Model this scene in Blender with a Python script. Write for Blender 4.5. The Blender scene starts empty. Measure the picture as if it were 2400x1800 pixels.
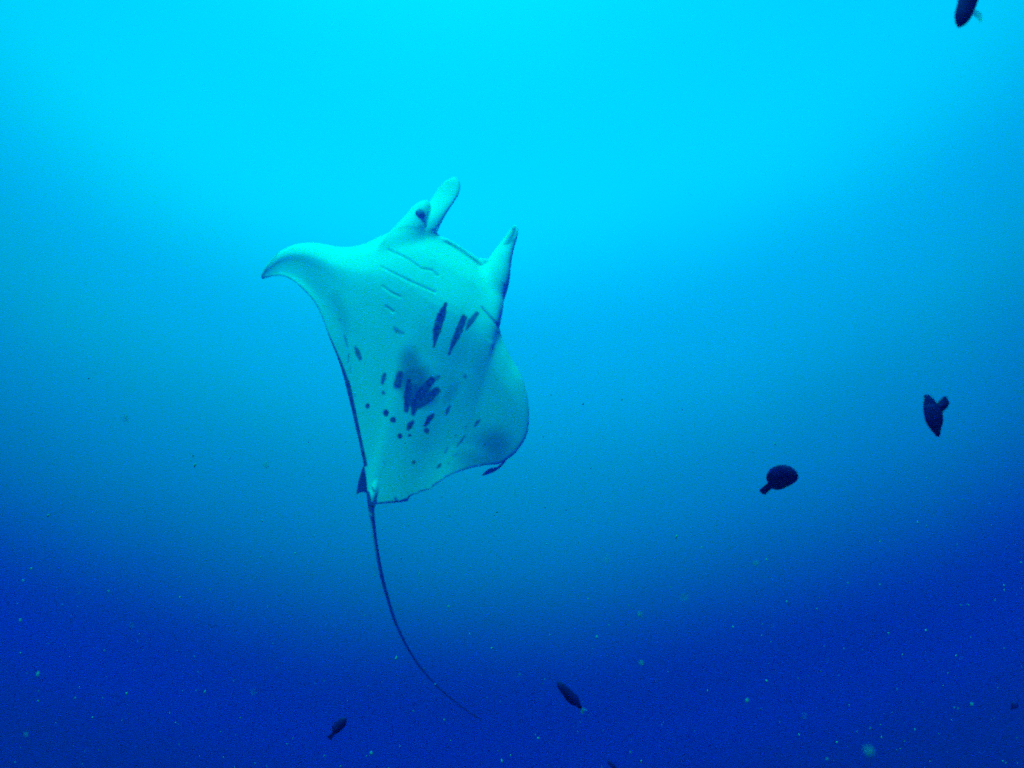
import bpy, bmesh, math, random
import numpy as np
from mathutils import Vector, Matrix, kdtree, noise

random.seed(7)
rng = np.random.default_rng(11)
R = math.radians
sc = bpy.context.scene
col = sc.collection

# ------------------------------------------------------------------ camera
HFOV = 50.0
PITCH = 8.0
cam_d = bpy.data.cameras.new('camera')
cam_d.sensor_width = 36.0
cam_d.lens = 18.0 / math.tan(R(HFOV / 2))
cam_d.clip_start = 0.05
cam_d.clip_end = 2000
cam_d.dof.use_dof = True
cam_d.dof.focus_distance = 2.0
cam_d.dof.aperture_fstop = 8.0
cam = bpy.data.objects.new('camera', cam_d)
col.objects.link(cam)
cam.location = (0, 0, 0)
cam.rotation_euler = (R(90 + PITCH), 0, 0)
sc.camera = cam
CAM = Matrix.Rotation(R(90 + PITCH), 4, 'X')

# ------------------------------------------------------------------ the light in the water
SUN = Vector((-0.17, -0.37, 0.90)).normalized()         # towards the sun
def toward(el, az): return Vector((math.sin(R(az)) * math.cos(R(el)), math.cos(R(az)) * math.cos(R(el)), math.sin(R(el))))
GLOW_G = toward(44, -2)                                 # middle of the bright down-welling light, green
GLOW_B = toward(35, 0)                                  # and blue, which the water scatters more
world = bpy.data.worlds.new('World')
sc.world = world
world.use_nodes = True
nt = world.node_tree
nt.nodes.clear()
N, Lk = nt.nodes.new, nt.links.new
out = N('ShaderNodeOutputWorld')
bg = N('ShaderNodeBackground')
bg.inputs['Strength'].default_value = 0.1
tc = N('ShaderNodeTexCoord')
# daylight comes down through the surface: every ray is bent up into the sky
bend = N('ShaderNodeVectorMath'); bend.operation = 'ADD'; bend.inputs[1].default_value = (0, 0, 2.2)
nrm = N('ShaderNodeVectorMath'); nrm.operation = 'NORMALIZE'
sky = N('ShaderNodeTexSky')
sky.sky_type = 'NISHITA'
sky.sun_disc = False
sky.sun_elevation = math.asin(SUN.z)
sky.sun_rotation = math.atan2(SUN.x, SUN.y)
Lk(tc.outputs['Generated'], bend.inputs[0]); Lk(bend.outputs[0], nrm.inputs[0]); Lk(nrm.outputs[0], sky.inputs['Vector'])
# and the water column filters it, the more the farther one looks away from the down-welling light
wn = N('ShaderNodeTexNoise'); wn.inputs['Scale'].default_value = 1.9; wn.inputs['Detail'].default_value = 4
Lk(tc.outputs['Generated'], wn.inputs['Vector'])
GREEN = [(-1.00, 0.0004), (-0.20, 0.0008), (0.30, 0.0011), (0.48, 0.0015), (0.52, 0.0005), (0.56, 0.0005), (0.60, 0.0005), (0.64, 0.0218), (0.68, 0.5895), (0.72, 1.2885), (0.76, 1.8086), (0.80, 2.8051), (0.84, 3.1117), (0.88, 5.2931), (0.92, 5.0682), (0.96, 5.4846), (1.00, 7.6982)]
BLUE = [(-1.00, 0.0060), (-0.20, 0.0100), (0.40, 0.0150), (0.60, 0.0200), (0.64, 0.0200), (0.67, 0.0907), (0.70, 0.5321), (0.73, 0.2376), (0.76, 0.4024), (0.79, 0.4085), (0.82, 0.9172), (0.85, 0.8478), (0.88, 1.6857), (0.91, 1.8641), (0.94, 2.9089), (0.97, 3.5300), (1.00, 3.6119)]
def channel(axis, stops, uneven):
    """light of one colour against the cosine to its axis, slightly uneven as murk drifts"""
    dot = N('ShaderNodeVectorMath'); dot.operation = 'DOT_PRODUCT'; dot.inputs[1].default_value = axis
    Lk(tc.outputs['Generated'], dot.inputs[0])
    wm = N('ShaderNodeMath'); wm.operation = 'MULTIPLY_ADD'; wm.inputs[1].default_value = uneven
    Lk(wn.outputs['Fac'], wm.inputs[0]); Lk(dot.outputs['Value'], wm.inputs[2])
    mr = N('ShaderNodeMapRange')
    mr.inputs['From Min'].default_value = -1 + uneven / 2; mr.inputs['From Max'].default_value = 1 + uneven / 2
    Lk(wm.outputs[0], mr.inputs['Value'])
    ramp = N('ShaderNodeValToRGB')
    ramp.color_ramp.interpolation = 'B_SPLINE'
    Lk(mr.outputs[0], ramp.inputs['Fac'])
    el = ramp.color_ramp.elements
    el.remove(el[1])
    for k, (t, g) in enumerate(stops):
        e = el[0] if k == 0 else el.new(0.5 * (t + 1))
        e.position = 0.5 * (t + 1)
        e.color = (g / 10, g / 10, g / 10, 1)          # a ramp holds values up to 1 only; scaled back up here
    up = N('ShaderNodeMath'); up.operation = 'MULTIPLY'; up.inputs[1].default_value = 10.0
    Lk(ramp.outputs['Color'], up.inputs[0])
    return up
comb = N('ShaderNodeCombineColor')
Lk(channel(GLOW_G, GREEN, 0.05).outputs[0], comb.inputs['Green'])
Lk(channel(GLOW_B, BLUE, 0.03).outputs[0], comb.inputs['Blue'])
comb.inputs['Red'].default_value = 0.0
mul = N('ShaderNodeMix'); mul.data_type = 'RGBA'; mul.blend_type = 'MULTIPLY'; mul.inputs['Factor'].default_value = 1
Lk(sky.outputs['Color'], mul.inputs['A']); Lk(comb.outputs[0], mul.inputs['B'])
Lk(mul.outputs['Result'], bg.inputs['Color']); Lk(bg.outputs[0], out.inputs['Surface'])

sun_d = bpy.data.lights.new('sun', 'SUN')
sun_d.energy = 5.0
sun_d.angle = R(6.0)                                   # spread by the rippled surface
sun_d.color = (0.0, 1.0, 0.78)                        # red is gone at this depth
sun = bpy.data.objects.new('sun', sun_d)
col.objects.link(sun)
sun.rotation_euler = SUN.to_track_quat('Z', 'Y').to_euler()

sc.view_settings.view_transform = 'Standard'
sc.view_settings.look = 'None'
sc.view_settings.exposure = 1.12
sc.view_settings.gamma = 1
sc.render.engine = 'CYCLES'
sc.cycles.use_denoising = False                        # the grain of a small camera in dim water
sc.cycles.use_adaptive_sampling = True
sc.cycles.adaptive_threshold = 0.026
sc.cycles.adaptive_min_samples = 12
sc.cycles.volume_bounces = 1
sc.cycles.max_bounces = 6

# ------------------------------------------------------------------ helpers
F = 1200.0 / math.tan(R(HFOV / 2))                     # focal length, in pixels of the 2400 wide photograph
def cp(px, py, d):
    """point in the camera's frame seen at (px, py), d metres ahead"""
    return np.array([(px - 1200.0) * d / F, -(py - 900.0) * d / F, -d])

def new_mesh(name, verts, faces, mat, parent=None, smooth=True):
    me = bpy.data.meshes.new(name)
    me.from_pydata([tuple(map(float, v)) for v in verts], [], [tuple(int(i) for i in f) for f in faces])
    me.update()
    if smooth:
        me.polygons.foreach_set('use_smooth', [True] * len(me.polygons))
    o = bpy.data.objects.new(name, me)
    if mat: me.materials.append(mat)
    col.objects.link(o)
    o.parent = parent
    return o

def tag(o, label=None, cat=None, group=None, kind=None):
    for k, v in (('label', label), ('category', cat), ('group', group), ('kind', kind)):
        if v: o[k] = v
    return o

def material(name):
    m = bpy.data.materials.new(name)
    m.use_nodes = True
    return m, m.node_tree, m.node_tree.nodes['Principled BSDF']

def catmull(P, u):
    """Catmull-Rom through rows of P at parameters u (0..len-1)"""
    P = np.asarray(P, float); n = len(P)
    Q = np.vstack([2 * P[:1] - P[1:2], P, 2 * P[-1:] - P[-2:-1]])
    i = np.clip(np.floor(u).astype(int), 0, n - 2); t = (u - i)[:, None]
    a, b, c, d = Q[i], Q[i + 1], Q[i + 2], Q[i + 3]
    return 0.5 * (2 * b + (c - a) * t + (2 * a - 5 * b + 4 * c - d) * t ** 2 + (3 * b - a - 3 * c + d) * t ** 3)

def tube_faces(nr, nk):
    f = []
    for i in range(nr - 1):
        for k in range(nk):
            k2 = (k + 1) % nk
            f.append((i * nk + k, i * nk + k2, (i + 1) * nk + k2, (i + 1) * nk + k))
    f.append(tuple(range(nk))[::-1]); f.append(tuple(range((nr - 1) * nk, nr * nk)))
    return f

# ------------------------------------------------------------------ materials
def dark_fish_mat(name, c=(0.004, 0.004, 0.07)):
    m, t, b = material(name)
    nz = t.nodes.new('ShaderNodeTexNoise'); nz.inputs['Scale'].default_value = 60
    tcn = t.nodes.new('ShaderNodeTexCoord'); t.links.new(tcn.outputs['Object'], nz.inputs['Vector'])
    mx = t.nodes.new('ShaderNodeMix'); mx.data_type = 'RGBA'
    mx.inputs['A'].default_value = (*[x * 0.5 for x in c], 1); mx.inputs['B'].default_value = (*[x * 1.7 for x in c], 1)
    t.links.new(nz.outputs['Fac'], mx.inputs['Factor']); t.links.new(mx.outputs['Result'], b.inputs['Base Color'])
    b.inputs['Roughness'].default_value = 0.65
    b.inputs['Specular IOR Level'].default_value = 0.15
    return m
M_fish = dark_fish_mat('black_fish_skin')
M_fin = dark_fish_mat('black_fin', (0.005, 0.005, 0.07))
M_eye = dark_fish_mat('dark_eye', (0.03, 0.035, 0.04))
M_lid = dark_fish_mat('manta_eye', (0.13, 0.17, 0.14))
mp, tp, bp_ = material('pale_clear_fin')
bp_.inputs['Base Color'].default_value = (0.35, 0.45, 0.2, 1)
bp_.inputs['Roughness'].default_value = 0.5
bp_.inputs['Transmission Weight'].default_value = 0.0
bp_.inputs['Alpha'].default_value = 0.35
M_pale = mp

# ------------------------------------------------------------------ the manta ray
D0 = 7.0
# span stations from the wing tip on the left to the one on the right:
# leading edge px, trailing edge px, depth towards the camera at leading edge / mid chord / trailing edge, body thickness
ST = [
 ((612, 643), (613, 655), -.40, -.39, -.39, .02),
 ((624, 622), (640, 648), -.38, -.36, -.33, .03),
 ((653, 592), (667, 649), -.36, -.31, -.27, .04),
 ((691, 573), (700, 669), -.34, -.24, -.19, .05),
 ((738, 569), (743, 718), -.32, -.16, -.12, .06),
 ((801, 579), (771, 790), -.29, -.08, -.07, .09),
 ((849, 573), (797, 857), -.27, -.01, -.03, .13),
 ((896, 552), (820, 945), -.25, .05, .01, .19),
 ((945, 532), (842, 1040), -.23, .10, .08, .27),
 ((1000, 540), (858, 1120), -.22, .13, .10, .33),
 ((1040, 559), (866, 1172), -.22, .15, .15, .36),
 ((1085, 586), (905, 1180), -.22, .15, .16, .35),
 ((1120, 611), (938, 1178), -.22, .14, .16, .32),
 ((1150, 640), (970, 1162), -.23, .125, .155, .28),
 ((1176, 672), (1010, 1147), -.18, .11, .14, .22),
 ((1180, 715), (1045, 1122), -.07, .10, .15, .17),
 ((1173, 775), (1078, 1108), .00, .09, .12, .14),
 ((1195, 830), (1105, 1100), .01, .085, .10, .12),
 ((1225, 883), (1132, 1094), .01, .08, .08, .09),
 ((1240, 948), (1155, 1092), .045, .07, .065, .07),
 ((1237, 1015), (1168, 1090), .05, .065, .06, .05),
 ((1212, 1060), (1176, 1086), .06, .06, .06, .04),
]
NI, NJ = (len(ST) - 1) * 8 + 1, 48
u = np.linspace(0, len(ST) - 1, NI)
rows = catmull([[*s[0], *s[1], *s[2:]] for s in ST], u)
kern = np.exp(-.5 * (np.arange(-14, 15) / 6.) ** 2); kern /= kern.sum()
for q in (4, 5, 6):                                    # an even sweep from wing to wing
    rows[:, q] = np.convolve(np.pad(rows[:, q], 14, mode='reflect', reflect_type='odd'), kern, 'valid')
v = 0.5 - 0.5 * np.cos(np.linspace(0, math.pi, NJ))
verts, side = [], []
for r in rows:
    lx, ly, tx, ty, zl, zm, zt, th = r
    zk = catmull([[zl], [zl + .58 * (zm - zl)], [zl + .93 * (zm - zl)], [zm], [zm + .45 * (zt - zm)], [zt]],
                 np.interp(v, [0, .08, .22, .45, .8, 1], range(6)))[:, 0]
    th = max(th, .01)
    prof = np.sqrt(np.clip(v, 0, 1)) * (1 - v) ** .8 * 2.05
    edge = .013 + .10 * th * (1 - v) ** 6
    vent = [cp(lx + (tx - lx) * a, ly + (ty - ly) * a, D0 - z) for a, z in zip(v, zk)]
    chord = math.hypot(tx - lx, ty - ly)
    d1 = min(.2, float(np.interp(tx, [866, 880], [0, 9])) / chord); d0 = min(.2, float(np.interp(lx, [1165, 1185], [0, 9])) / chord)
    dors = [cp(lx + (tx - lx) * (d0 + a * (1 - d0 - d1)), ly + (ty - ly) * (d0 + a * (1 - d0 - d1)), D0 - z + e + th * p * .9)
            for a, z, e, p in zip(v, zk, edge, prof)]
    verts += vent + dors[::-1]
    npale = int(np.interp(lx, [600, 900, 960, 1180, 1200, 1245], [5, 6, 16, 16, 15, 15]))
    nte = 0 if tx < 872 else 18
    side += [0.] * NJ + [0.] * nte + [1.] * (NJ - npale - nte) + [.0] * npale
faces = tube_faces(NI, 2 * NJ)

def loft(path, nk=20, sub=6, sd=0.0, flip=1):
    """path rows: px, py, depth, half width px, half depth m, twist deg"""
    global verts, side, faces
    P = catmull(path, np.linspace(0, len(path) - 1, (len(path) - 1) * sub + 1))
    base = len(verts)
    C = [cp(p[0], p[1], D0 - p[2]) for p in P]
    for i, p in enumerate(P):
        t = C[min(i + 1, len(C) - 1)] - C[max(i - 1, 0)]
        t /= np.linalg.norm(t)
        sdir = np.cross(t, [0, 0, 1.]); sdir /= np.linalg.norm(sdir)
        ddir = np.cross(sdir, t)
        a = max(p[3], .4) * D0 / F; b = max(p[4], .003)
        ct, st_ = math.cos(R(p[5])), math.sin(R(p[5]))
        for k in range(nk):
            th = 2 * math.pi * k / nk
            x, y = a * math.cos(th), b * math.sin(th)
            verts.append(C[i] + sdir * (x * ct - y * st_) + ddir * (x * st_ + y * ct))
            side.append(sd)
    faces += [tuple(base + q for q in f) for f in tube_faces(len(P), nk)]

# side of the head that carries the eye, then the rolled lobe above it
loft([(912, 650, -.12, 60, .10, 0), (938, 593, -.13, 54, .10, 0), (959, 553, -.17, 42, .10, 0), (975, 523, -.21, 32, .095, 0), (987, 500, -.25, 26, .085, 0),
      (996, 485, -.28, 17, .06, 0), (1001, 477, -.30, 6, .03, 0)], sub=8)
loft([(975, 600, -.22, 30, .06, 0), (993, 553, -.20, 28, .055, 8), (1007, 523, -.22, 27, .05, 16), (1023, 493, -.265, 29, .032, 24), (1041, 464, -.31, 32, .024, 28),
      (1054, 443, -.33, 30, .02, 28), (1064, 427, -.345, 20, .022, 28), (1070, 417, -.35, 7, .012, 28)], sub=8)
# the other lobe, broad at the base and rolled to a point
loft([(1128, 760, -.12, 30, .08, 0), (1144, 700, -.15, 38, .085, 0), (1158, 655, -.19, 38, .08, 10), (1171, 615, -.23, 30, .06, 25), (1184, 584, -.26, 23, .042, 34),
      (1196, 560, -.28, 18, .03, 38), (1204, 541, -.30, 13, .022, 38), (1208, 529, -.31, 4, .012, 38)], sub=8)
loft([(1172, 665, -.20, 20, .03, 0), (1160, 636, -.20, 22, .025, 0), (1146, 618, -.21, 13, .018, 0), (1122, 609, -.22, 4, .012, 0)])
loft([(1184, 574, -.235, 6, .014, 0), (1195, 552, -.25, 8, .014, 0), (1201, 538, -.265, 6, .012, 0), (1205, 528, -.28, 2, .008, 0)])
# lip of the mouth
loft([(1012, 550, -.22, 7, .03, 0), (1040, 562, -.21, 6, .03, 0), (1064, 574, -.21, 6, .03, 0), (1090, 591, -.21, 6, .03, 0), (1120, 613, -.21, 7, .03, 0), (1150, 643, -.22, 5, .03, 0)])
# curled wing tip
loft([(1190, 1066, -.11, 3, .010, 0), (1182, 1082, -.14, 3, .011, 0), (1166, 1097, -.18, 4, .012, 0), (1152, 1102, -.22, 7, .012, 0), (1139, 1109, -.24, 5, .012, 0), (1128, 1115, -.25, 1, .008, 0)], sd=1.)
# tail root
loft([(905, 1090, .06, 20, .07, 0), (885, 1130, .10, 13, .05, 0), (874, 1165, .14, 9, .035, 0), (871, 1196, .15, 6.5, .02, 0), (872, 1214, .15, 4.5, .014, 0)], sd=.0)

def prism(outline, z0, z1, th, sd):
    """thin fin: outline in px, depth from z0 (first) to z1 (last row)"""
    global verts, side, faces
    base = len(verts); n = len(outline)
    ys = [p[1] for p in outline]; lo, hi = min(ys), max(ys)
    for s in (th / 2, -th / 2):
        for (x, y) in outline:
            z = z0 + (z1 - z0) * (y - lo) / (hi - lo)
            verts.append(cp(x, y, D0 - z - s)); side.append(sd)
    faces.append(tuple(base + q for q in range(n))); faces.append(tuple(base + n + q for q in range(n))[::-1])
    for q in range(n):
        faces.append((base + q, base + n + q, base + n + (q + 1) % n, base + (q + 1) % n))
prism([(853, 1088), (846, 1106), (839, 1130), (834, 1161), (842, 1155), (851, 1152), (860, 1157), (866, 1146), (868, 1128), (862, 1105), (858, 1088)], .02, .08, .022, 1.)
prism([(876, 1120), (872, 1150), (876, 1183), (893, 1181), (915, 1179), (934, 1178), (956, 1175), (961, 1165), (975, 1150), (930, 1120)], .09, .145, .016, 0.)

verts = np.array(verts); side = np.array(side)
CEN = cp(868, 1190, D0)                                # the thing's base: where the tail begins
src = new_mesh('manta_source', verts - CEN, faces, None)
rm = src.modifiers.new('remesh', 'REMESH'); rm.mode = 'VOXEL'; rm.voxel_size = .005
sm = src.modifiers.new('smooth', 'SMOOTH'); sm.factor = .5; sm.iterations = 15
dg = bpy.context.evaluated_depsgraph_get()
me = bpy.data.meshes.new_from_object(src.evaluated_get(dg), depsgraph=dg)
bpy.data.objects.remove(src)
n0 = len(me.vertices)
co = np.empty(n0 * 3, 'f'); me.vertices.foreach_get('co', co); co = co.reshape(-1, 3).astype(float)
no = np.empty(n0 * 3, 'f'); me.vertices.foreach_get('normal', no); no = no.reshape(-1, 3).astype(float)
kd = kdtree.KDTree(len(verts))
for i, p in enumerate(verts - CEN): kd.insert(p, i)
kd.balance()
sd = np.empty(n0)
for i, p in enumerate(co):
    hits = kd.find_n(p, 3)
    w = [1 / (h[2] + 1e-4) for h in hits]
    sd[i] = sum(wi * side[h[1]] for wi, h in zip(w, hits)) / sum(w)
for _ in range(4):                                     # soften the line between back and belly
    ed = np.empty(len(me.edges) * 2, 'i'); me.edges.foreach_get('vertices', ed); ed = ed.reshape(-1, 2)
    acc = sd.copy(); cnt = np.ones(n0)
    np.add.at(acc, ed[:, 0], sd[ed[:, 1]]); np.add.at(acc, ed[:, 1], sd[ed[:, 0]])
    np.add.at(cnt, ed[:, 0], 1); np.add.at(cnt, ed[:, 1], 1)
    sd = acc / cnt
full = co + CEN
px = full[:, 0] / -full[:, 2] * F + 1200
py = -full[:, 1] / -full[:, 2] * F + 900

# flesh runs smoothly from the head into the body
def blend(mask, it):
    global co
    ed = np.empty(len(me.edges) * 2, 'i'); me.edges.foreach_get('vertices', ed); ed = ed.reshape(-1, 2)
    ed = ed[mask[ed[:, 0]] | mask[ed[:, 1]]]
    for _ in range(it):
        acc = np.zeros_like(co); cnt = np.zeros(n0)
        np.add.at(acc, ed[:, 0], co[ed[:, 1]]); np.add.at(acc, ed[:, 1], co[ed[:, 0]])
        np.add.at(cnt, ed[:, 0], 1); np.add.at(cnt, ed[:, 1], 1)
        avg = acc / np.maximum(cnt, 1)[:, None]
        co[mask] += .6 * (avg - co)[mask]
front = (sd < .5) & (no[:, 2] > .05)
def near(x, y, r): return np.hypot(px - x, py - y) < r
blend(front & (near(930, 620, 62) | near(955, 585, 55) | near(985, 572, 42) | near(1012, 566, 30)), 150)
blend(front & (near(1148, 700, 50) | near(1140, 655, 34) | near(1118, 740, 40) | near(1165, 770, 36)), 115)
blend(front & ((np.abs((py - 557) - (px - 1026) * .57) < 22) & (px > 1030) & (px < 1125)), 8)
# --- skin marks (pigment), measured on the animal's underside
def zz(x, y): return (720 + x / 3.318, 700 + y / 3.318)
def z1(x, y): return (580 + x / 3.16, 380 + y / 3.16)
wob = np.array([noise.noise(Vector((a * .11, b * .11, 3.1))) for a, b in zip(px, py)])
wob2 = np.array([noise.noise(Vector((a * .33, b * .33, 8.1))) for a, b in zip(px, py)])
def seg_d(a, b, ra, rb):
    ax, ay = a; bx, by = b
    dx, dy = bx - ax, by - ay
    L2 = dx * dx + dy * dy + 1e-9
    t = np.clip(((px - ax) * dx + (py - ay) * dy) / L2, 0, 1)
    return np.hypot(px - ax - t * dx, py - ay - t * dy) - (ra + (rb - ra) * t)
def smooth(d, soft): 
    t = np.clip(.5 - d / (2 * soft), 0, 1)
    return t * t * (3 - 2 * t)
pig = np.zeros(n0)
groove = np.zeros(n0)
def add(d, s=1., soft=2.2, rough=2.2):
    global pig
    pig = np.maximum(pig, s * smooth(d + rough * (wob + .6 * wob2), soft))
def stroke(pts, s=1., soft=2.2, rough=2.2, conv=zz, k=3.318):
    d = None
    for (a, b) in zip(pts[:-1], pts[1:]):
        e = seg_d(conv(a[0], a[1]), conv(b[0], b[1]), a[2] / k, b[2] / k)
        d = e if d is None else np.minimum(d, e)
    add(d, s, soft, rough)
    return d
def blob(x, y, r, s=1., soft=1.5): stroke([(x, y, r), (x + 1, y + 3, r)], s, soft)
def ell(x, y, rx, ry, ang, s, soft):
    global pig
    cx, cy = zz(x, y); rx /= 3.318; ry /= 3.318
    c, q = math.cos(R(ang)), math.sin(R(ang))
    dx, dy = px - cx, py - cy
    e = np.hypot((dx * c + dy * q) / rx, (-dx * q + dy * c) / ry) + .12 * wob
    t = np.clip((1 + soft - e) / (2 * soft), 0, 1)
    pig = np.maximum(pig, s * t * t * (3 - 2 * t))
# chest flashes
stroke([(1078, 38, 12), (1045, 130, 34), (1010, 240, 32), (985, 370, 9)])
stroke([(1218, 150, 26), (1180, 250, 30), (1135, 350, 20), (1100, 435, 7)], .95)
stroke([(1318, 115, 17), (1275, 175, 24), (1240, 235, 12)], .85)
stroke([(675, 225, 8), (695, 248, 20), (748, 268, 7)], .6); stroke([(615, 65, 14), (640, 90, 12)], .3, 4)
stroke([(960, 65, 6), (985, 75, 5)], .3, 3)
# the big blotch on the abdomen
ell(800, 520, 85, 140, -8, .60, .6); ell(825, 630, 120, 130, 20, .74, .5); ell(870, 735, 130, 95, 25, .88, .5)
stroke([(725, 590, 34), (705, 670, 36)], .97, 5); stroke([(790, 640, 24), (785, 760, 38), (772, 865, 20)], 1, 3)
stroke([(970, 630, 30), (905, 710, 40), (845, 790, 44), (825, 890, 20)], 1, 3)
stroke([(1005, 715, 30), (940, 775, 42), (870, 820, 38), (800, 800, 38)], .97, 4)
stroke([(1025, 605, 14), (985, 625, 14)], .7, 4); ell(1120, 730, 42, 95, 32, .28, .5)
stroke([(602, 590, 13), (592, 625, 20), (585, 660, 10)], .9); blob(592, 730, 14, .8); blob(372, 750, 10, .4)
blob(470, 832, 18); blob(612, 888, 24); blob(668, 940, 23); blob(720, 1066, 19); blob(796, 1060, 14, .9)
stroke([(820, 960, 14), (800, 985, 24), (785, 1015, 12)]); stroke([(985, 895, 9), (950, 935, 24), (918, 985, 14)]); blob(926, 1025, 22, .9)
stroke([(1107, 838, 8), (1090, 870, 15), (1080, 905, 7)], .9); blob(1228, 605, 17, .55, 3); stroke([(1343, 942, 7), (1320, 965, 14), (1303, 988, 7)], .85)
blob(1230, 995, 10, .4); blob(1155, 1063, 9, .5); stroke([(1222, 1073, 7), (1195, 1110, 10), (1165, 1147, 6)], .8)
stroke([(1090, 1160, 8), (1072, 1195, 9)], .5); stroke([(1180, 1200, 12), (1130, 1225, 8)], .35, 4); blob(1385, 1133, 10, .75)
blob(830, 1272, 15, .85); stroke([(1035, 1290, 9), (1015, 1310, 10)], .85); blob(1100, 1280, 7, .5); blob(595, 1275, 13, .3, 3)
stroke([(685, 1550, 10), (695, 1580, 13)], .85); stroke([(800, 1545, 12), (825, 1538, 10)], .45)
blob(255, 160, 13, .5, 3); stroke([(290, 290, 9), (302, 330, 11), (312, 375, 7)], .5, 2); stroke([(375, 380, 14), (395, 425, 21), (412, 465, 15)], .85)
stroke([(323, 430, 8), (318, 490, 6)], .5, 2); stroke([(337, 530, 5), (335, 575, 4)], .3)
# grey wing margins
ell(1450, 1120, 125, 100, 15, .52, .8); ell(1300, 1230, 130, 50, 0, .25, .8)
stroke([(640, 1190, 3), (600, 1310, 4), (545, 1430, 5)], .15, 4); stroke([(520, 1280, 3), (500, 1400, 4)], .12, 3)
stroke([(110, 830, 40), (250, 760, 70), (420, 800, 60), (560, 950, 40)], .07, 14, 3, z1, 3.16)
stroke([(640, 1000, 40), (700, 1130, 45), (730, 1250, 25)], .22, 14, 3, z1, 3.16)
stroke([(1128, 1113, 4), (1150, 1106, 6), (1164, 1100, 5)], .9, 2, .5, lambda a, b: (a, b), 1.)
stroke([(232, 668, 4), (150, 770, 7), (98, 860, 14), (200, 848, 6), (300, 862, 5), (420, 945, 3)], .55, 3, 1, z1, 3.16)
# gill slits
for pts, s in (([(1040, 650, 5), (1110, 675, 7), (1200, 720, 6), (1290, 785, 7), (1370, 800, 7), (1410, 838, 8)], .33),
               ([(985, 772, 3), (1080, 820, 5), (1190, 875, 6), (1300, 925, 6), (1390, 962, 6)], .26),
               ([(1000, 920, 4), (1060, 965, 5), (1130, 1000, 4)], .16), ([(1025, 1070, 4), (1080, 1110, 6)], .2)):
    d = stroke(pts, s, 1.6, .8, z1, 3.16)
    groove = np.maximum(groove, smooth(d, 4))
d = stroke([(1360, 70, 7), (1430, 145, 9), (1478, 200, 11), (1500, 230, 13)], .6)
groove = np.maximum(groove, smooth(d, 4))
# dark rim of the back showing along the trailing edge
TEp = [(768, 780, 1), (783, 818, 4), (798, 857, 6), (813, 905, 9), (825, 962, 9), (841, 1029, 7), (856, 1089, 5)]
stroke(TEp, 1., 1.6, .6, lambda a, b: (a, b), 1.)
stroke([(862, 1156, 5), (866, 1178, 6), (872, 1196, 7)], .95, 2, 1, lambda a, b: (a, b), 1.)
stroke([(872, 1142, 2), (876, 1150, 3)], .8, 2, .5, lambda a, b: (a, b), 1.)
stroke([(893, 1180, 2), (912, 1180, 2)], .6, 1.5, .5, lambda a, b: (a, b), 1.)
pig *= np.clip(.96 + .15 * wob2 + .2 * wob, .7, 1.0)
back = np.clip((sd - .5) / .3, 0, 1)
pig = np.maximum(pig * (sd < .75), back)
# darker edge of the lobes
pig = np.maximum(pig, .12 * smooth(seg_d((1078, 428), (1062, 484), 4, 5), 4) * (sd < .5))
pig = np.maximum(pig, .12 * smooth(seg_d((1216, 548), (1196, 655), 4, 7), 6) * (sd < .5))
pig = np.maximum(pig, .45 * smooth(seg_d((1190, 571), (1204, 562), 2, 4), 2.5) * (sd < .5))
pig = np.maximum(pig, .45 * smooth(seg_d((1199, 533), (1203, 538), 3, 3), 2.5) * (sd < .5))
# soft ring round the eye
pig = np.maximum(pig, .4 * smooth(np.hypot(px - 986, py - 500) - 11, 6) * (sd < .5))
co -= no * (groove * .006)[:, None] * (sd < .5)[:, None]
me.vertices.foreach_set('co', co.astype('f').ravel())

def surf_z(x, y):
    q = np.hypot(px - x, py - y) < 6
    return full[q, 2].max()

# --- the whip tail grows out of the same mesh
TAIL = [(874, 1120, 0.10, 9), (868, 1155, 0.11, 8), (870, 1190, 0.13, 7), (875, 1236, 0.14, 5.4), (883, 1291, 0.14, 4.8), (894, 1346, 0.13, 4.3), (907, 1396, 0.12, 3.8),
        (926, 1456, 0.10, 3.4), (949, 1506, 0.07, 3.1), (974, 1548, 0.03, 2.8), (1008, 1591, -0.02, 2.8), (1042, 1624, -0.08, 2.7), (1084, 1658, -0.16, 2.5), (1128, 1688, -0.24, 1.6)]
TP = catmull([list(t) for t in TAIL], np.linspace(0, len(TAIL) - 1, 120))
TC = [cp(p[0], p[1], D0 - p[2]) - CEN for p in TP]
bm = bmesh.new(); bm.from_mesh(me)
rings, tail_pig = [], []
for i, p in enumerate(TP):
    t = TC[min(i + 1, 119)] - TC[max(i - 1, 0)]; t /= np.linalg.norm(t)
    s_ = np.cross(t, [0, 0, 1.]); s_ /= np.linalg.norm(s_); dd = np.cross(s_, t)
    r = p[3] * D0 / F
    ring = []
    for k in range(12):
        th = 2 * math.pi * k / 12
        ring.append(bm.verts.new(TC[i] + s_ * r * math.cos(th) + dd * r * math.sin(th)))
        pale = max(0, -(s_[0] * math.cos(th)) + .35 * math.sin(th) * 0) if s_[0] < 0 else max(0, s_[0] * math.cos(th))
        fade = np.interp(p[1], [1196, 1215, 1290, 1350], [0, 1, 1, 0])
        tail_pig.append(1 - .9 * fade * min(1, max(0, pale * 1.6 - .15)))
    rings.append(ring)
for a, b in zip(rings[:-1], rings[1:]):
    for k in range(12):
        bm.faces.new((a[k], a[(k + 1) % 12], b[(k + 1) % 12], b[k]))
bm.faces.new(rings[-1]); bm.faces.new(rings[0][::-1])
bmesh.ops.recalc_face_normals(bm, faces=bm.faces[:])
bm.to_mesh(me); bm.free()
att = me.attributes.new('pigment', 'FLOAT', 'POINT')
att.data.foreach_set('value', np.concatenate([pig, tail_pig]).astype('f'))
me.polygons.foreach_set('use_smooth', [True] * len(me.polygons))

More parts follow.
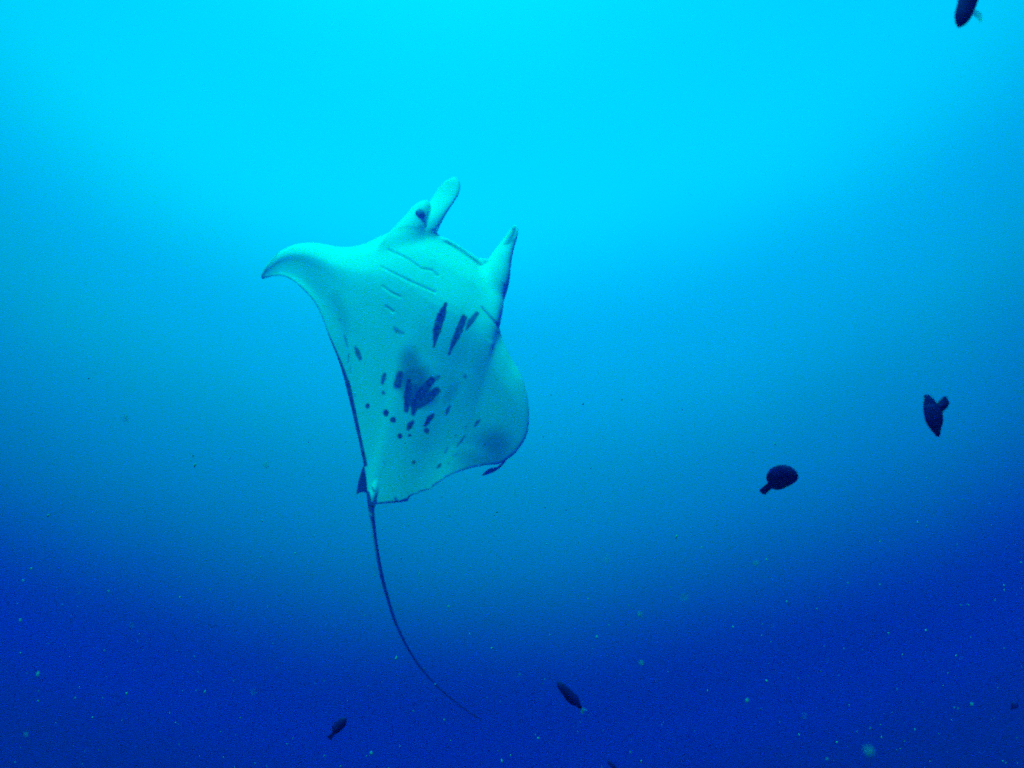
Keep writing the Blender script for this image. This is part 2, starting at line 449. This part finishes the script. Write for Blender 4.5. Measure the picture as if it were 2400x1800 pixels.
M_manta, t, b = material('manta_skin')
at = t.nodes.new('ShaderNodeAttribute'); at.attribute_name = 'pigment'
tcn = t.nodes.new('ShaderNodeTexCoord')
nz = t.nodes.new('ShaderNodeTexNoise'); nz.inputs['Scale'].default_value = 5; nz.inputs['Detail'].default_value = 6
t.links.new(tcn.outputs['Object'], nz.inputs['Vector'])
belly = t.nodes.new('ShaderNodeMix'); belly.data_type = 'RGBA'
belly.inputs['A'].default_value = (.72, .86, .47, 1); belly.inputs['B'].default_value = (.80, .95, .56, 1)
t.links.new(nz.outputs['Fac'], belly.inputs['Factor'])
skin = t.nodes.new('ShaderNodeMix'); skin.data_type = 'RGBA'
skin.inputs['B'].default_value = (.012, .016, .035, 1)
t.links.new(at.outputs['Fac'], skin.inputs['Factor']); t.links.new(belly.outputs['Result'], skin.inputs['A'])
t.links.new(skin.outputs['Result'], b.inputs['Base Color'])
b.inputs['Roughness'].default_value = .6; b.inputs['Specular IOR Level'].default_value = .12
bn = t.nodes.new('ShaderNodeTexNoise'); bn.inputs['Scale'].default_value = 90; bn.inputs['Detail'].default_value = 3
t.links.new(tcn.outputs['Object'], bn.inputs['Vector'])
bu = t.nodes.new('ShaderNodeBump'); bu.inputs['Strength'].default_value = .05; bu.inputs['Distance'].default_value = .01
t.links.new(bn.outputs['Fac'], bu.inputs['Height']); t.links.new(bu.outputs['Normal'], b.inputs['Normal'])

manta = bpy.data.objects.new('manta_ray', None); col.objects.link(manta)
manta.matrix_world = CAM @ Matrix.Translation(Vector(CEN))
tag(manta, 'pale-bellied manta ray gliding upward with dark belly spots and a long whip tail', 'manta ray')
me.name = 'body'
me.materials.clear(); me.materials.append(M_manta)
body = bpy.data.objects.new('body', me); col.objects.link(body); body.parent = manta

def ball(name, c, rx, ry, rz, mat, parent, nu=20, nv=12):
    V = []; Fc = []
    for j in range(nv + 1):
        a = math.pi * j / nv
        for i in range(nu):
            q = 2 * math.pi * i / nu
            V.append((c[0] + rx * math.sin(a) * math.cos(q), c[1] + ry * math.sin(a) * math.sin(q), c[2] + rz * math.cos(a)))
    for j in range(nv):
        for i in range(nu):
            Fc.append((j * nu + i, j * nu + (i + 1) % nu, (j + 1) * nu + (i + 1) % nu, (j + 1) * nu + i))
    return new_mesh(name, V, Fc, mat, parent)
ez = surf_z(986, 499)
e = cp(986, 499, -ez) - CEN
er = 12.5 * D0 / F
en = no[np.argmin(((full - CEN - e) ** 2).sum(1))]
e = e - en * .6 * er
ball('eye', e, er, er, er, M_lid, manta, 28, 16)

# ------------------------------------------------------------------ small dark fish
def fish(name, head, tail, dist, prof, label, fins=(), group='small dark reef fish in the blue water', depth_tilt=0.0, flat=.36, eye=None, mat=None):
    """head, tail: px of the snout and of the end of the tail stalk; prof: (s, half height above, half height below) in body lengths"""
    h = cp(*head, dist - depth_tilt); tl = cp(*tail, dist + depth_tilt)
    ax = h - tl; L = np.linalg.norm(ax); ax /= L
    up = np.cross([0, 0, 1.], ax); up /= np.linalg.norm(up)
    sd_ = np.cross(ax, up)
    c = (h + tl) / 2
    M = Matrix(((ax[0], sd_[0], up[0], c[0]), (ax[1], sd_[1], up[1], c[1]), (ax[2], sd_[2], up[2], c[2]), (0, 0, 0, 1)))
    root = bpy.data.objects.new(name, None); col.objects.link(root)
    root.matrix_world = CAM @ M
    tag(root, label, 'fish', group)
    P = catmull([list(p) for p in prof], np.linspace(0, len(prof) - 1, (len(prof) - 1) * 5 + 1))
    V = []; nk = 20
    for s, a, bb in P:
        a, bb = max(a, .006), max(bb, .006)
        mid, hh = (a - bb) / 2, (a + bb) / 2
        w = hh * flat * (1.0 if s > -.3 else .7)
        for k in range(nk):
            q = 2 * math.pi * k / nk
            V.append((s * L, w * L * math.cos(q), (mid + hh * math.sin(q)) * L))
    new_mesh('body', V, tube_faces(len(P), nk), mat or M_fish, root)
    cpx, cpy = (head[0] + tail[0]) / 2, (head[1] + tail[1]) / 2
    lp = math.hypot(head[0] - tail[0], head[1] - tail[1]); dx, dy = (head[0] - tail[0]) / lp, (head[1] - tail[1]) / lp
    for fname, pts, th, yoff, fm in fins:
        if pts[0][0] > 20:                             # measured in pixels
            pts = [(((x - cpx) * dx + (y - cpy) * dy) / lp, ((x - cpx) * dy - (y - cpy) * dx) / lp) for x, y in pts]
        n = len(pts); V = []
        # a thin fin, thickest along its middle
        cx = sum(p[0] for p in pts) / n; cz = sum(p[1] for p in pts) / n
        V = [(p[0] * L, yoff * L, p[1] * L) for p in pts] + [(cx * L, (yoff + th) * L, cz * L), (cx * L, (yoff - th) * L, cz * L)]
        Fc = []
        for q in range(n):
            q2 = (q + 1) % n
            Fc += [(q, q2, n), (q2, q, n + 1)]
        new_mesh(fname, V, Fc, fm or M_fin, root, smooth=False)
    if eye:
        for sgn in (-1, 1):
            ball('eye', (eye[0] * L, sgn * eye[2] * L, eye[1] * L), .022 * L, .012 * L, .022 * L, M_eye, root, 10, 6)
    return root

# oval fish with a narrow tail stalk
fish('reef_fish', (1866, 1106), (1803, 1140), 1.15,
     [(-.53, .06, .06), (-.47, .10, .09), (-.43, .24, .15), (-.36, .33, .19), (-.2, .41, .24), (0, .44, .27), (.2, .42, .27), (.36, .32, .24), (.46, .2, .16), (.51, .05, .04)],
     'plump oval dark fish with narrow tail stalk, beside the fish with spread tail lobes',
     [('tail_fin', [(1810, 1130), (1799, 1133), (1779, 1149), (1783, 1157), (1791, 1160), (1806, 1147), (1812, 1142)], .02, 0, None),
      ('dorsal_fin', [(.22, .40), (.05, .455), (-.15, .45), (-.33, .36), (-.42, .26), (-.1, .36)], .012, 0, None),
      ('anal_fin', [(.05, -.25), (-.15, -.27), (-.34, -.22), (-.43, -.17), (-.2, -.2)], .012, 0, None),
      ('pectoral_fin', [(.2, -.02), (.05, .05), (.0, -.06), (.08, -.12)], .006, -.13, None)],
     eye=(.36, .08, .095), depth_tilt=.01)
# fish with its tail lobes spread wide
fish('reef_fish', (2199, 1021), (2180, 932), 1.05,
     [(-.5, .07, .10), (-.42, .10, .16), (-.25, .17, .23), (-.02, .225, .25), (.14, .19, .23), (.3, .13, .165), (.42, .08, .10), (.5, .05, .06), (.53, .01, .01)],
     'black fish swimming head down with tail lobes spread in a wide V',
     [('tail_fin', [(2187, 950), (2196, 946), (2204, 936), (2213, 928), (2219, 930), (2226, 945), (2221, 955), (2211, 964), (2207, 974), (2192, 968)], .05, 0, None),
      ('tail_fin', [(2186, 955), (2189, 945), (2182, 935), (2182, 927), (2173, 924), (2165, 926), (2166, 936), (2163, 950), (2172, 962)], .05, 0, None),
      ('dorsal_fin', [(2210, 970), (2211, 985), (2208, 1000), (2204, 1000), (2200, 980)], .015, 0, None),
      ('anal_fin', [(2163, 952), (2166, 975), (2172, 992), (2178, 990), (2174, 965)], .015, 0, None)],
     eye=(.38, .02, .05), flat=.5)
# fish entering from above
fish('reef_fish', (2246, 64), (2288, -52), .9,
     [(-.5, .06, .06), (-.35, .13, .13), (-.1, .18, .17), (.1, .18, .17), (.28, .16, .15), (.42, .10, .09), (.5, .02, .02)],
     'dark fish diving head first with one pale fin held out',
     [('tail_fin', [(-.46, .05), (-.62, .16), (-.78, .22), (-.70, .0), (-.78, -.22), (-.62, -.16), (-.46, -.05)], .01, 0, None),
      ('dorsal_fin', [(.1, -.16), (-.1, -.23), (-.32, -.19), (-.38, -.1), (-.1, -.14)], .01, 0, None),
      ('pectoral_fin', [(.16, .13), (.20, .22), (.27, .36), (.23, .40), (.10, .32), (.06, .16)], .006, .0, M_pale)],
     eye=(.36, .03, .05), flat=.6)
# slender fish below the tail
fish('reef_fish', (1306, 1598), (1362, 1660), 1.2,
     [(-.5, .03, .03), (-.38, .07, .08), (-.15, .12, .13), (.08, .13, .14), (.28, .12, .12), (.42, .08, .08), (.5, .01, .01)],
     'slender black fish with a small pale tail, past the tip of the whip tail',
     [('tail_fin', [(-.48, .02), (-.58, .08), (-.66, .09), (-.60, .0), (-.66, -.09), (-.58, -.08), (-.48, -.02)], .008, 0, M_pale),
      ('dorsal_fin', [(.15, .11), (-.05, .165), (-.28, .13), (-.32, .08), (0, .1)], .008, 0, None),
      ('anal_fin', [(.0, -.12), (-.15, -.17), (-.3, -.12), (-.34, -.08)], .008, 0, None)], eye=(.38, .02, .045), flat=.7)
# stubby fish
fish('reef_fish', (810, 1682), (778, 1723), 1.25,
     [(-.5, .06, .06), (-.36, .11, .11), (-.12, .19, .19), (.12, .21, .21), (.3, .19, .19), (.43, .12, .12), (.5, .02, .02)],
     'stubby black fish swimming nose up below the whip tail',
     [('tail_fin', [(-.46, .06), (-.58, .11), (-.74, .15), (-.68, .0), (-.74, -.14), (-.58, -.1), (-.46, -.06)], .01, 0, None),
      ('dorsal_fin', [(.2, .18), (0, .25), (-.25, .2), (-.33, .11), (0, .17)], .008, 0, None)], eye=(.36, .03, .07), flat=.7)
# far ones, hardly more than specks
fish('reef_fish', (2384, 1646), (2372, 1660), 3.6,
     [(-.5, .12, .12), (-.2, .42, .42), (.1, .48, .48), (.35, .36, .36), (.5, .05, .05)],
     'tiny round dark fish, faint speck in the deep blue', [('tail_fin', [(-.45, .1), (-.75, .25), (-.7, 0), (-.75, -.25), (-.45, -.1)], .02, 0, None)], flat=.7)
fish('reef_fish', (1424, 1783), (1448, 1806), 3.4,
     [(-.5, .04, .04), (-.2, .13, .13), (.1, .16, .16), (.35, .12, .12), (.5, .02, .02)],
     'small faint dark fish lying below the slender black fish', [('tail_fin', [(-.45, .03), (-.7, .15), (-.62, 0), (-.7, -.15), (-.45, -.03)], .01, 0, None)], flat=.7)

# ------------------------------------------------------------------ drifting particles
M_snow, t, b = material('plankton')
b.inputs['Base Color'].default_value = (.40, .48, .32, 1); b.inputs['Roughness'].default_value = .8
b.inputs['Specular IOR Level'].default_value = .1
tr = t.nodes.new('ShaderNodeBsdfTranslucent'); tr.inputs['Color'].default_value = (.45, .56, .34, 1)
ms = t.nodes.new('ShaderNodeMixShader'); ms.inputs['Fac'].default_value = .5
t.links.new(b.outputs[0], ms.inputs[1]); t.links.new(tr.outputs[0], ms.inputs[2])
t.links.new(ms.outputs[0], t.nodes['Material Output'].inputs['Surface'])
V, Fc = [], []
def fleck(c, r, stretch):
    base = len(V)
    ico = [(0, 0, 1), (.9, 0, .3), (.28, .85, .3), (-.73, .53, .3), (-.73, -.53, .3), (.28, -.85, .3), (.73, .53, -.4), (-.28, .85, -.4), (-.9, 0, -.4), (-.28, -.85, -.4), (.73, -.53, -.4), (0, 0, -1)]
    tilt = Matrix.Rotation(random.gauss(0, .35), 3, 'Y') @ Matrix.Rotation(random.gauss(0, .35), 3, 'X') @ Matrix.Rotation(random.random() * 6, 3, 'Z')
    for p in ico:
        q = tilt @ Vector((p[0] * r, p[1] * r, p[2] * r * stretch)) * random.uniform(.7, 1.25)
        V.append(Vector(c) + q)
    for f in [(0, 1, 2), (0, 2, 3), (0, 3, 4), (0, 4, 5), (0, 5, 1), (1, 6, 2), (2, 7, 3), (3, 8, 4), (4, 9, 5), (5, 10, 1), (2, 6, 7), (3, 7, 8), (4, 8, 9), (5, 9, 10), (1, 10, 6), (11, 7, 6), (11, 8, 7), (11, 9, 8), (11, 10, 9), (11, 6, 10)]:
        Fc.append(tuple(base + i for i in f))
n = 0
while n < 1300:
    y = .4 + 6.2 * random.random() ** .85
    x = random.uniform(-.60, .60) * y + random.uniform(-.2, .2)
    z = random.uniform(-.36, .50) * y
    keep = np.interp(z / y, [-.14, .0, .16], [.8, .8, .0])
    if random.random() > keep: continue
    r = random.lognormvariate(0, .7) * .00072 * (.5 + .33 * y)
    fleck((x, y, z), min(r, .0009 + .00045 * y), random.uniform(1, 2.4)); n += 1
snow = new_mesh('plankton', V, Fc, M_snow)
tag(snow, 'pale specks of plankton drifting all through the water', 'plankton', kind='stuff')

# ------------------------------------------------------------------ the water itself: even blue haze
hz = [(x, y, z) for x in (-22, 22) for y in (-9, 13) for z in (-14, 7.6)]
haze = new_mesh('haze', hz, [(0, 1, 3, 2), (4, 6, 7, 5), (0, 4, 5, 1), (2, 3, 7, 6), (0, 2, 6, 4), (1, 5, 7, 3)], None, smooth=False)
mh = bpy.data.materials.new('sea_water'); mh.use_nodes = True
th_ = mh.node_tree; th_.nodes.clear()
mo = th_.nodes.new('ShaderNodeOutputMaterial'); pv = th_.nodes.new('ShaderNodeVolumePrincipled')
pv.inputs['Color'].default_value = (0.0, .12, 1.0, 1)
pv.inputs['Density'].default_value = .085
pv.inputs['Anisotropy'].default_value = .6
th_.links.new(pv.outputs[0], mo.inputs['Volume'])
haze.data.materials.append(mh)
tag(haze, 'clear blue sea water thickening with distance', 'water', kind='stuff')
